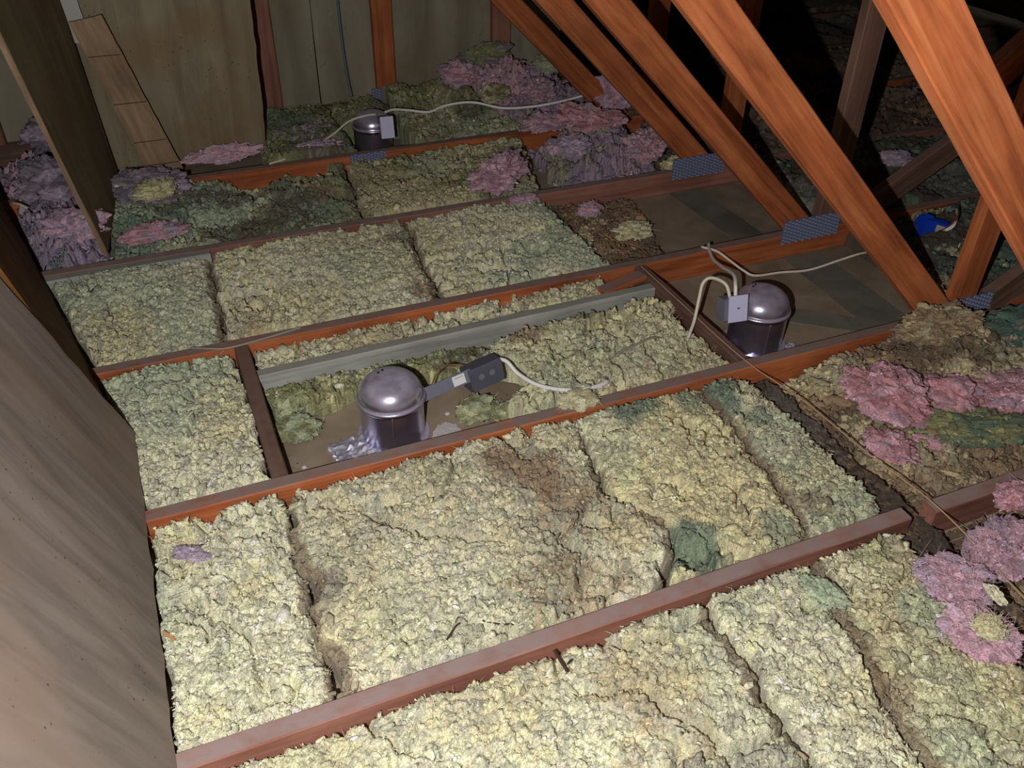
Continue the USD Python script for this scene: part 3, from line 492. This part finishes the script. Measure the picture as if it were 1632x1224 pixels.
batt('pink_insulation_drift', 'grey-lilac wool heaped behind the pale-edged plywood sheet at far left', [(2.78, -.42), (3.9, -.62)], [(2.78, -.235), (3.9, -.2)], 2.778, 3.95, .03, .0055, ('greyl', ('lilac', 4, .43, .8), ('pink', 5, .53, .7), ('teal', 5, .58, .7)), 66, fluff=600, fsize=.009, bulge=.07, amp=1.7, soft=.07, big=.055, part='heap')
# right-hand bays: loose fill
batt('loose_fill', 'brown and tan crumbled loose fill in the bay right of the dark gap', [(.95, 1.43), (1.51, 1.40)], 2.75, .948, 1.508, -.035, .0045, ('tan', ('brown', 3.2, .40, .85), ('dark', 5, .52, .7), ('yellow', 8, .61, .6), ('olive', 5, .60, .5)), 71, fluff=5200, fsize=.0085, amp=1.1, big=.04, heap=lambda x, y: .10*np.exp(-((x-1.98)/.22)**2-((y-1.45)/.14)**2)+.03*np.exp(-((x-1.6)/.15)**2-((y-1.45)/.1)**2), part='heap', cat='insulation', soft=.045, bulge=.03)
batt('loose_fill', 'dark crumbly loose fill at the lower right, below the short lapped joist', [(.34, 1.39), (.9, 1.43)], 2.75, .338, .892, -.03, .0045, ('brown', ('tan', 3.6, .47, .6), ('dark', 4, .48, .7), ('olive', 5, .58, .5)), 72, fluff=2600, fsize=.0085, amp=1.1, big=.04, soft=.045, heap=lambda x, y: 0*x, part='heap')
batt('debris_strip', 'strip of dark brown dust and crumbs in the gap where the batts end at right', [(.36, 1.275), (.9, 1.305), (1.51, 1.33)], [(.36, 1.395), (.9, 1.42), (1.51, 1.40)], .34, [(1.2, 1.508), (1.5, 1.508)], -.050, .0045, ('dark', ('brown', 5, .45, .8), ('grey', 6, .56, .4)), 73, fluff=700, fsize=.004, amp=.6, big=.025, heap=lambda x, y: 0*x, part='heap', cat='debris', roll=.01, ragged=.01, cracks=(.3, .01))
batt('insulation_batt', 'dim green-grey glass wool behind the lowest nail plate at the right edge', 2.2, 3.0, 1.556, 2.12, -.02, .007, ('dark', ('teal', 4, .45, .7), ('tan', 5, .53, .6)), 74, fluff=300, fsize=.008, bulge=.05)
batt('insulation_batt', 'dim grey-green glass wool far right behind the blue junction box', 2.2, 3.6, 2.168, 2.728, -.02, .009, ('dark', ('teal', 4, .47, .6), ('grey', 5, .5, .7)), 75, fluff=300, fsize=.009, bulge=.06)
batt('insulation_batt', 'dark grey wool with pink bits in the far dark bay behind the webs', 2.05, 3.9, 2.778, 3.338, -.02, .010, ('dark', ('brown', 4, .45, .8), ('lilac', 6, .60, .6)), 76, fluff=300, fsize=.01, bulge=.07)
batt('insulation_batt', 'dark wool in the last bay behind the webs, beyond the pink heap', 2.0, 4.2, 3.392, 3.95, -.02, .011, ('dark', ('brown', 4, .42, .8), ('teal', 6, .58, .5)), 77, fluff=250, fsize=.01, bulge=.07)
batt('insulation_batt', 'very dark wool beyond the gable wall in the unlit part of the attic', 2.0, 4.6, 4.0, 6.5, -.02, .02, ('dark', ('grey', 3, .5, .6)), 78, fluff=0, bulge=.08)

# ---- torn pink tufts
PT = ('pink', ('lilac', 1.8, .50, .7), ('rose', 2.2, .54, .6), ('greyl', 2.6, .60, .7))
RT = ('rose', ('pink', 2, .46, .7), ('greyl', 2.4, .60, .7))
for i, (lab, c, s, mx, sub, yaw) in enumerate((
    ('folded pink tuft of wool on the olive batt at upper centre', (1.17, 2.87, .0), (.26, .15, .12), ('pink', ('lilac', 1.5, .58, .5)), 5, .75),
    ('small pink tuft on the thin joist just below the folded pink tuft', (1.20, 2.70, -.005), (.10, .06, .035), ('pink', ('lilac', 1.5, .52, .6)), 4, .2),
    ('pink tuft lying on brown debris below the lilac drift', (1.43, 2.62, -.06), (.09, .08, .06), PT, 4, .6),
    ('pale yellow tuft lying on brown debris at the edge of the bare drywall', (1.50, 2.43, -.07), (.15, .11, .06), ('yellow', ('cream', 2, .48, .6), ('tan', 2, .58, .6)), 4, .2),
    ('tall pointed pink tuft leaning against the brown web at upper right', (1.93, 3.36, .04), (.22, .16, .24), PT, 5, .4),
    ('wide rosy tuft in the middle of the lilac drift', (1.70, 3.18, .03), (.26, .18, .12), RT, 5, 2.4),
    ('pink tuft at the lower right of the lilac drift, nearest the nail plate', (1.80, 2.88, .02), (.22, .15, .12), PT, 5, .9),
    ('pink tuft lying over the joist between the drift and the heap', (1.60, 3.37, -.01), (.24, .13, .08), PT, 4, .2),
    ('lilac tuft at the left border of the pink drift', (1.52, 3.0, .02), (.16, .13, .09), ('lilac', ('pink', 2, .5, .7)), 4, 0),
    ('yellow-green tuft at the right end of the lilac drift beside the upper nail plate', (1.90, 2.80, -.02), (.12, .08, .06), ('yellow', ('olive', 2, .5, .7)), 4, 0),
    ('pink tuft at the left end of the heap by the gable wall', (1.36, 3.80, .08), (.18, .15, .12), PT, 4, .3),
    ('grey-green tuft on the crest of the heap by the gable wall', (1.52, 3.89, .14), (.24, .12, .10), ('olive', ('greyl', 1.8, .45, .8)), 4, .1),
    ('yellow tuft in the middle of the heap by the gable wall', (1.45, 3.62, .05), (.16, .12, .08), ('olive', ('yellow', 2, .45, .8), ('pink', 2, .58, .5)), 4, .6),
    ('bright green tuft at the right of the heap by the gable wall', (1.80, 3.80, .09), (.17, .12, .09), ('green', ('olive', 2, .5, .8)), 4, .2),
    ('pink tuft at the far right top of the heap by the gable wall', (1.86, 3.90, .10), (.12, .10, .10), PT, 4, .7),
    ('pink tuft in front of the heap, just above the white cable', (1.66, 3.60, .05), (.2, .14, .1), PT, 4, 1.2),
    ('flat pink tuft at the foot of the upright plywood beside the tan strip', (.24, 3.48, .0), (.26, .08, .07), ('pink', ('lilac', 2, .52, .5)), 4, .1),
    ('pink tuft behind the joist left of the farthest silver can', (.60, 3.44, .0), (.20, .06, .05), ('lilac', ('pink', 2, .5, .7)), 4, 0),
    ('grey-lilac tuft at the foot of the dark plywood sheet at upper left', (-.06, 3.24, .0), (.22, .24, .10), ('greyl', ('lilac', 2, .46, .7), ('olive', 2.4, .60, .6)), 5, .3),
    ('grey-lilac tuft lying over the joist behind the dark plywood sheet', (-.08, 3.36, -.02), (.20, .14, .08), ('greyl', ('lilac', 2, .5, .6)), 4, .1),
    ('bright yellow-green tuft against the grey-lilac one at upper left', (-.035, 3.10, .045), (.13, .10, .07), ('yellow', ('olive', 2, .5, .8)), 4, .2),
    ('flat pink tuft beside the bottom corner of the dark plywood sheet', (-.07, 2.92, -.02), (.20, .09, .06), ('lilac', ('rose', 2, .45, .8)), 4, .1),
    ('topmost grey-lilac tuft behind the pale-edged sheet at far left', (-.33, 3.70, .06), (.24, .2, .14), ('greyl', ('lilac', 2, .45, .7)), 4, .2),
    ('middle grey-lilac tuft behind the pale-edged sheet at far left', (-.36, 3.28, .05), (.22, .24, .14), ('greyl', ('lilac', 2, .48, .8)), 4, .5),
    ('lowest pinkish tuft behind the pale-edged sheet at far left', (-.29, 2.92, .03), (.17, .18, .10), ('lilac', ('pink', 2, .42, .8)), 4, .4),
    ('round rosy pink tuft on the brown loose fill at right, the larger one', (1.62, 1.29, -.04), (.17, .22, .10), RT, 5, .2),
    ('small rosy pink tuft in front of the round one on the loose fill', (1.50, 1.14, -.05), (.10, .12, .06), RT, 4, .3),
    ('sliver of rosy pink wool on the loose fill near the lapped joist', (1.60, 1.12, -.045), (.08, .03, .03), RT, 4, 2.2),
    ('large pink tuft on the loose fill at the right edge of the view', (1.95, 1.17, -.05), (.30, .18, .08), ('rose', ('pink', 2, .44, .7), ('lilac', 2, .52, .6)), 5, 2.7),
    ('smaller pink tuft left of the large one at the right edge', (1.78, 1.23, -.04), (.12, .14, .08), RT, 4, .1),
    ('pink tuft just below the lapped joist at the right edge', (1.62, .87, -.02), (.12, .07, .05), RT, 4, .1),
    ('ragged lilac-pink tuft on the debris at the lower right edge', (1.47, .77, -.03), (.20, .11, .06), ('pink', ('lilac', 2, .45, .8), ('greyl', 2.6, .60, .6)), 5, .3),
    ('upper half of the pink tuft lying over the lower right batt', (1.30, .735, -.015), (.15, .11, .05), ('pink', ('lilac', 2, .46, .8)), 5, .0),
    ('lower half of the pink tuft lying over the lower right batt', (1.245, .615, -.015), (.12, .13, .05), ('pink', ('lilac', 2, .55, .6)), 5, .5))):
    clump('pink_tuft' if 'yellow' not in lab and 'green tuft' not in lab else 'wool_tuft', lab, c, s, mx, 500+i, sub, .45, bits=60 if sub == 5 else 30, yaw=yaw)
clump('wool_tuft', 'round yellow tuft stuck in the middle of the lower pink tuft', (1.238, .605, .025), (.06, .055, .025), ('yellow', ('cream', 2, .48, .7)), 560, 4, .35, bits=30)
clump('wool_tuft', 'thin pale wisp standing in the pink tuft at lower right', (1.31, .66, .02), (.015, .05, .035), ('cream',), 561, 3, .4, bits=0)
clump('wool_tuft', 'lilac dirty tuft on the near left batt beside the plywood', (-.115, 1.385, -.008), (.07, .035, .022), ('lilac', ('greyl', 2, .5, .6)), 562, 4, .4, bits=10, yaw=-.6)
clump('wool_tuft', 'teal-green tuft standing beside a crack at lower right', (1.03, .815, -.012), (.05, .10, .04), ('green', ('teal', 2, .5, .5)), 563, 4, .4, bits=20, yaw=.3)
clump('wool_tuft', 'cream tuft caught between the diagonal and vertical webs at right', (2.07, 1.60, .0), (.07, .05, .07), ('cream', ('tan', 2, .5, .6)), 564, 3, .4, bits=10)
clump('pink_tuft', 'dim lilac tuft in the dark between the two nearest webs', (2.75, 2.5, -.01), (.14, .1, .07), ('lilac', ('pink', 2, .5, .6)), 565, 3, .5, bits=10)
clump('wool_tuft', 'dusty tan mound of wool against the joist left of the lowest nail plate', (1.92, 1.43, .02), (.26, .13, .09), ('tan', ('brown', 2, .40, .8)), 566, 5, .35, bits=60)
clump('wool_tuft', 'dark green-grey matted wool lump between the pink tufts at right', (1.74, 1.12, -.05), (.30, .13, .06), ('olive', ('teal', 2, .46, .8), ('dark', 2.5, .58, .6)), 567, 5, .35, bits=40, yaw=-.35)
clump('wool_tuft', 'blue-green matted wool lump at the right edge behind the large pink tuft', (2.18, 1.38, -.03), (.30, .16, .10), ('teal', ('grey', 2, .48, .8)), 568, 4, .35, bits=30)

# ================================================================ RECESSED LIGHT CANS
def can(label, cx, cy, seed):
    t = thing('recessed_light_can', label, 'light fixture', (cx, cy, -.089))
    r = .084; c = (cx, cy, -.089)
    body = [(r-.004, 0), (r-.003, .004), (r-.003, .105), (r-.001, .112), (r+.001, .114)]
    put('can_body', lathe(body, c, 96), MT['can_metal'], t, smooth=35)
    put('rim', lathe([(r+.000, .112), (r+.003, .114), (r+.0035, .118), (r+.002, .122), (r-.002, .124)], c, 96), MT['can_metal'], t, smooth=60)
    a = np.linspace(0, math.pi/2, 14); dome = [(r-.002, .122), (r-.004, .126)]+[((r-.056)+.052*math.cos(x), .128+.050*math.sin(x)) for x in a]+[(.018, .1792), (.008, .1803), (0.0005, .1806)]
    put('dome_lid', lathe(dome, c, 96), MT['can_metal'], t, smooth=40)
    put('flange', lathe([(r-.004, .003), (r+.008, .003), (r+.008, .0015), (r-.004, .0005)], c, 64), MT['can_metal'], t)
    ga = math.radians(-104); e = np.array([math.cos(ga), math.sin(ga)])
    put('seam', tube([(cx+e[0]*(r-.002), cy+e[1]*(r-.002), -.087), (cx+e[0]*(r-.002), cy+e[1]*(r-.002), -.03), (cx+e[0]*(r-.002), cy+e[1]*(r-.002), .018)], .0018, 6, 4), MT['can_metal'], t, smooth=True)
    for k, (dx, dy) in enumerate(((-.02, .03), (-.008, .036))):
        put('hole', lathe([(.0001, .1800), (.0028, .1795), (.003, .1765)], (cx+dx, cy+dy-.004, -.0885), 12), MT['black_hole'], t)
    return t
t1 = can('silver recessed light can in the open bay, nearest and largest of the three', .407, 1.711, 1)
t2 = can('silver recessed light can at right with a pale junction box on its side', 1.530, 1.724, 2)
t3 = can('small dark silver recessed light can farthest back behind the orange joist', .872, 3.570, 3)
def tilted_box(name, c, size, yaw, pitch, roll, mt, parent, ch=.003, **k):
    m, _ = beam((-size[0]/2, 0, 0), (size[0]/2, 0, 0), size[1], size[2], (0, 1, 0), chamfer=ch, nseg=1, wav=0)
    R = trimesh.transformations.euler_matrix(roll, pitch, yaw, 'sxyz')[:3, :3]
    return put(name, (m[0]@R.T+np.array(c), m[1]), MT[mt], parent, **k), R
# junction box of the nearest can, on its bracket
jb = thing('junction_box', 'dark grey pebbled junction box on a bracket beside the nearest silver can', 'junction box', (.66, 1.745, -.06))
yaw = .16
o, Rj = tilted_box('box_body', (.668, 1.752, .005), (.098, .058, .064), yaw, -.10, -.18, 'box_dark', jb, .010)
tilted_box('cover', np.array((.668, 1.752, .005))+Rj@[0, -.0305, .0], (.092, .003, .056), yaw, -.10, -.18, 'box_dark', jb, .001)
for dx in (-.018, .014): put('knockout', lathe([(.0085, -.001), (.0085, .001), (.007, .0015), (.0001, .0015)], (0, 0, 0), 20) if 0 else tube([np.array((.668, 1.752, .005))+Rj@[dx, -.0315, .008], np.array((.668, 1.752, .005))+Rj@[dx, -.0333, .008]], .0085, 14, 2), MT['bracket_grey'], jb)
tilted_box('bracket', (.556, 1.716, .018), (.150, .003, .034), .19, -.06, -.5, 'bracket_grey', jb, .0008)
tilted_box('sticker', (.592, 1.7205, .0225), (.036, .0012, .026), .19, -.06, -.5, 'label_white', jb, .0003, label='white sticker with fine grey print')
for k in range(3): tilted_box('print_line', (.592, 1.7185-.0012+.003*k, .0165+.006*k), (.026, .0008, .0015), .19, -.06, -.5, 'label_print', jb, .0002)
put('copper_wire', tube([(.622, 1.765, .030), (.585, 1.775, .036), (.55, 1.765, .026), (.525, 1.745, .010)], .0016, 6), MT['copper'], jb, smooth=True)
# junction box of the right can
jb2 = thing('junction_box', 'pale lilac-white junction box fixed to the left side of the silver can at right', 'junction box', (1.42, 1.69, -.02))
o, R2 = tilted_box('box_body', (1.398, 1.700, .070), (.056, .044, .066), -.12, .0, -.25, 'bracket_grey', jb2, .004)
at2 = lambda *d: np.array((1.398, 1.700, .070))+R2@np.array(d)
tilted_box('cover', at2(.012, -.026, .004), (.058, .004, .078), -.12, .0, -.25, 'box_pale', jb2, .001)
tilted_box('screw', at2(.012, -.029, .006), (.007, .003, .004), -.12, .0, -.25, 'box_dark', jb2, .001)
tilted_box('bracket', (1.445, 1.705, .055), (.06, .004, .03), -.25, 0, 0, 'bracket_grey', jb2, .001)
jb3 = thing('junction_box', 'small pale blue-white junction box cover on the farthest silver can', 'junction box', (.90, 3.48, 0))
o, R3 = tilted_box('box_body', (.905, 3.465, .056), (.06, .045, .085), -.1, 0, -.2, 'box_dark', jb3, .004)
tilted_box('cover', np.array((.905, 3.465, .056))+R3@np.array((0, -.0255, .0)), (.054, .004, .088), -.1, 0, -.2, 'box_pale', jb3, .001)
# foil and crumbs around the cans; can-reflected light painted as a pale patch
def crumple(name, label, c, rx, ry, h, seed, mt, cat):
    n = 26; g = np.linspace(-1, 1, n); u, v = np.meshgrid(g, g, indexing='ij'); u, v = u.ravel(), v.ravel(); q = np.column_stack([u*2.2, v*2.2, np.full(n*n, seed)])
    rr = .75+.6*(fbm(q*1.4, 3, seed)-.5); x = u*np.sqrt(1-v*v/2)*rx*rr; y = v*np.sqrt(1-u*u/2)*ry*rr
    z = h*np.abs(fbm(q*2.2, 3, seed+2)-.5)*3*(1-.6*np.maximum(abs(u), abs(v)))+.001
    P = np.column_stack([x, y, z])+np.array(c); i = np.arange(n*n).reshape(n, n)
    f = tri(np.stack([i[:-1, :-1], i[1:, :-1], i[1:, 1:], i[:-1, 1:]], -1).reshape(-1, 4))
    ring = np.concatenate([i[:-1, 0], i[-1, :-1], i[1:, -1][::-1], i[0, 1:][::-1]]); k = n*n+np.arange(len(ring)); low = P[ring].copy(); low[:, 2] = c[2]
    return put(name, (np.vstack([P, low]), np.vstack([f, tri(np.stack([ring, k, np.roll(k, -1), np.roll(ring, -1)], -1))])), MT[mt], smooth=True, label=label, cat=cat)
crumple('foil_scrap', 'crumpled silvery foil scrap at the left foot of the nearest can', (.297, 1.675, -.0885), .085, .075, .020, 5, 'foil', 'foil')
crumple('reflected_light_patch', 'pale patch standing in for light reflected onto the drywall at the right foot of the nearest can', (.535, 1.635, -.0885), .055, .085, .004, 6, 'plaster_and_reflection', 'plaster_and_reflection')
crumple('foil_scrap', 'small foil scrap at the left foot of the silver can at right', (1.432, 1.735, -.0885), .03, .04, .02, 7, 'foil', 'foil')
crumple('foil_scrap', 'tiny foil scrap at the right foot of the silver can at right', (1.615, 1.655, -.0885), .02, .022, .016, 8, 'foil', 'foil')
rs = np.random.default_rng(5)
for i, (x, y, lab) in enumerate(((.165, 1.66, 'left of'), (.27, 1.90, 'behind'), (.56, 1.73, 'right of'), (.64, 1.62, 'well right of'), (.15, 1.58, 'in the corner left of'), (.59, 1.62, 'close to the joist right of'))):
    m = trimesh.creation.icosphere(subdivisions=2, radius=1); v = m.vertices*(1+.5*(noise(m.vertices*2+i*5, i)-.5))[:, None]*[.007, .006, .004]
    put('plaster_crumb', (v+[x, y, -.0855], m.faces), MT['plaster_and_reflection'], label='white plastery crumb on the drywall %s the nearest can' % lab, cat='crumb')
clump('wool_tuft', 'small tuft of greenish wool in the left corner by the dark blocking', (.175, 1.80, -.089), (.12, .10, .05), ('olive', ('green', 2, .48, .7), ('grey', 2.4, .58, .5)), 570, 4, .5, bits=30)

# ================================================================ CABLES, WIRES, TWINE
def cable(name, label, pts, r, mt, cat='cable', **k): return put(name, tube(pts, r, **k), MT[mt], smooth=True, label=label, cat=cat)
cable('cable', 'thick white cable curving from the dark junction box down into the wool', [(.712, 1.765, .030), (.735, 1.745, .028), (.755, 1.71, .005), (.79, 1.655, -.004), (.84, 1.605, .002), (.90, 1.585, .004), (.96, 1.597, .0), (1.0, 1.625, -.015), (1.03, 1.64, -.04)], .0058, 'cable_white')
cable('cable', 'white cable looping from the right junction box down to the tan wool', [(1.395, 1.700, .100), (1.390, 1.725, .135), (1.375, 1.77, .135), (1.358, 1.785, .115), (1.345, 1.775, .07), (1.318, 1.745, .02), (1.285, 1.715, -.005), (1.262, 1.695, -.03)], .005, 'cable_cream')
cable('cable', 'faint pinkish length of cable showing on the tan wool below the cable loop', [(1.0, 1.68, -.02), (1.05, 1.70, .004), (1.11, 1.715, .006), (1.17, 1.73, .006), (1.23, 1.745, -.02)], .0036, 'cable_grey')
cable('cable', 'white cable rising from the right junction box to the joist behind it', [(1.412, 1.70, .100), (1.42, 1.72, .13), (1.455, 1.78, .125), (1.51, 1.90, .075), (1.57, 2.03, .025), (1.615, 2.12, .008), (1.64, 2.16, .004)], .0056, 'cable_white')
cable('cable', 'long white cable kinked at the joist and running right under the orange web', [(1.605, 2.15, .005), (1.632, 2.10, .008), (1.655, 2.05, -.008), (1.672, 2.0, -.02), (1.70, 1.972, -.03), (1.79, 1.959, -.03), (1.89, 1.939, -.03), (2.0, 1.928, -.01), (2.08, 1.925, .0), (2.2, 1.95, -.02)], .0042, 'cable_cream')
cable('cable', 'thin cream cable sloping left from the farthest can down to the orange joist', [(.875, 3.50, .100), (.83, 3.50, .100), (.76, 3.50, .085), (.68, 3.47, .05), (.58, 3.43, .02), (.48, 3.40, .006), (.40, 3.37, .004)], .0042, 'cable_cream')
cable('cable', 'white cable running right from the farthest can across the wool to the pink tufts', [(.915, 3.51, .100), (.96, 3.53, .100), (1.03, 3.54, .085), (1.11, 3.52, .075), (1.19, 3.53, .09), (1.30, 3.50, .10), (1.42, 3.44, .08), (1.55, 3.40, .085), (1.68, 3.38, .10), (1.80, 3.38, .115), (1.88, 3.40, .11)], .0056, 'cable_white')
cable('wire', 'thin grey wire bowed along the joist behind the left blocking', [(-.03, 2.158, .003), (.02, 2.125, .008), (.06, 2.112, .008), (.12, 2.118, .007), (.20, 2.135, .004), (.27, 2.15, .003)], .0032, 'cable_grey', 'wire')
cable('twine', 'thin tan twine running along the dark gap at right', [(1.352, 2.11, .004), (1.352, 1.85, .003), (1.350, 1.647, .004), (1.358, 1.496, .004), (1.388, 1.335, .003), (1.403, 1.118, .0), (1.416, .93, .006), (1.416, .787, -.004), (1.401, .658, -.01), (1.385, .45, -.01)], .0017, 'twine', 'twine', k=6)
cable('wire', 'thin blue-grey cable hanging down the gable wall between two studs', [(.86, 3.958, .60), (.86, 3.955, .40), (.862, 3.95, .25), (.868, 3.94, .12), (.875, 3.93, .04)], .006, 'teal_cable', 'cable')
cable('wire', 'short bright wire end sticking out at the left edge by the brown board', [(-.475, 3.10, .10), (-.455, 3.07, .105), (-.43, 3.04, .10)], .003, 'cable_white', 'wire')
cable('splinter', 'bright torn wood splinter on the right edge of the near plywood sheet', [(-.186, 1.20, .004), (-.174, 1.19, -.004), (-.168, 1.18, -.010)], .004, 'splinter', 'splinter', flat=.4)
for i, (lab, pts, r) in enumerate((('dark bent twig on the tan batt above the lowest joist', [(.30, .985, .0), (.325, 1.0, .012), (.345, 1.005, .008)], .002), ('short dark twig standing below the lowest joist', [(.475, .885, .004), (.476, .86, .004), (.478, .835, .003)], .0032),
    ('tiny dark twig beside the standing one below the lowest joist', [(.485, .85, .003), (.495, .856, .002)], .002), ('curved brown straw over the edge of the lowest joist', [(.36, 1.02, .0), (.39, .985, .006), (.43, .965, .005)], .0018))):
    cable('twig', lab, pts, r, 'twig', 'twig', k=6)
# blue junction box on the joist behind the right web
jb4 = thing('blue_junction_box', 'bright blue plastic electrical box behind the webs at right', 'junction box', (2.46, 1.96, -.06))
tilted_box('box_body', (2.435, 1.975, -.025), (.11, .055, .125), -.25, .30, -.35, 'blue_plastic', jb4, .012)
tilted_box('ear', (2.415, 1.985, .045), (.026, .012, .022), -.25, .30, -.35, 'blue_plastic', jb4, .003)
tilted_box('inside', np.array((2.455, 1.951, .005)), (.05, .004, .028), -.25, .30, -.35, 'pale_board', jb4, .001)
for k, m_ in enumerate(('cable_white', 'cable_white', 'copper')): put('wire', tube([(2.45, 1.945, .0+.004*k), (2.465, 1.92, .03+.01*k), (2.495, 1.94, .055+.006*k), (2.53, 1.98, .05+.01*k)], .0032, 6), MT[m_], jb4, smooth=True)
clump('wool_tuft', 'pale yellow tuft below the blue electrical box', (2.47, 1.87, -.05), (.07, .06, .06), ('yellow', ('cream', 2, .5, .6)), 580, 3, .4, bits=10)
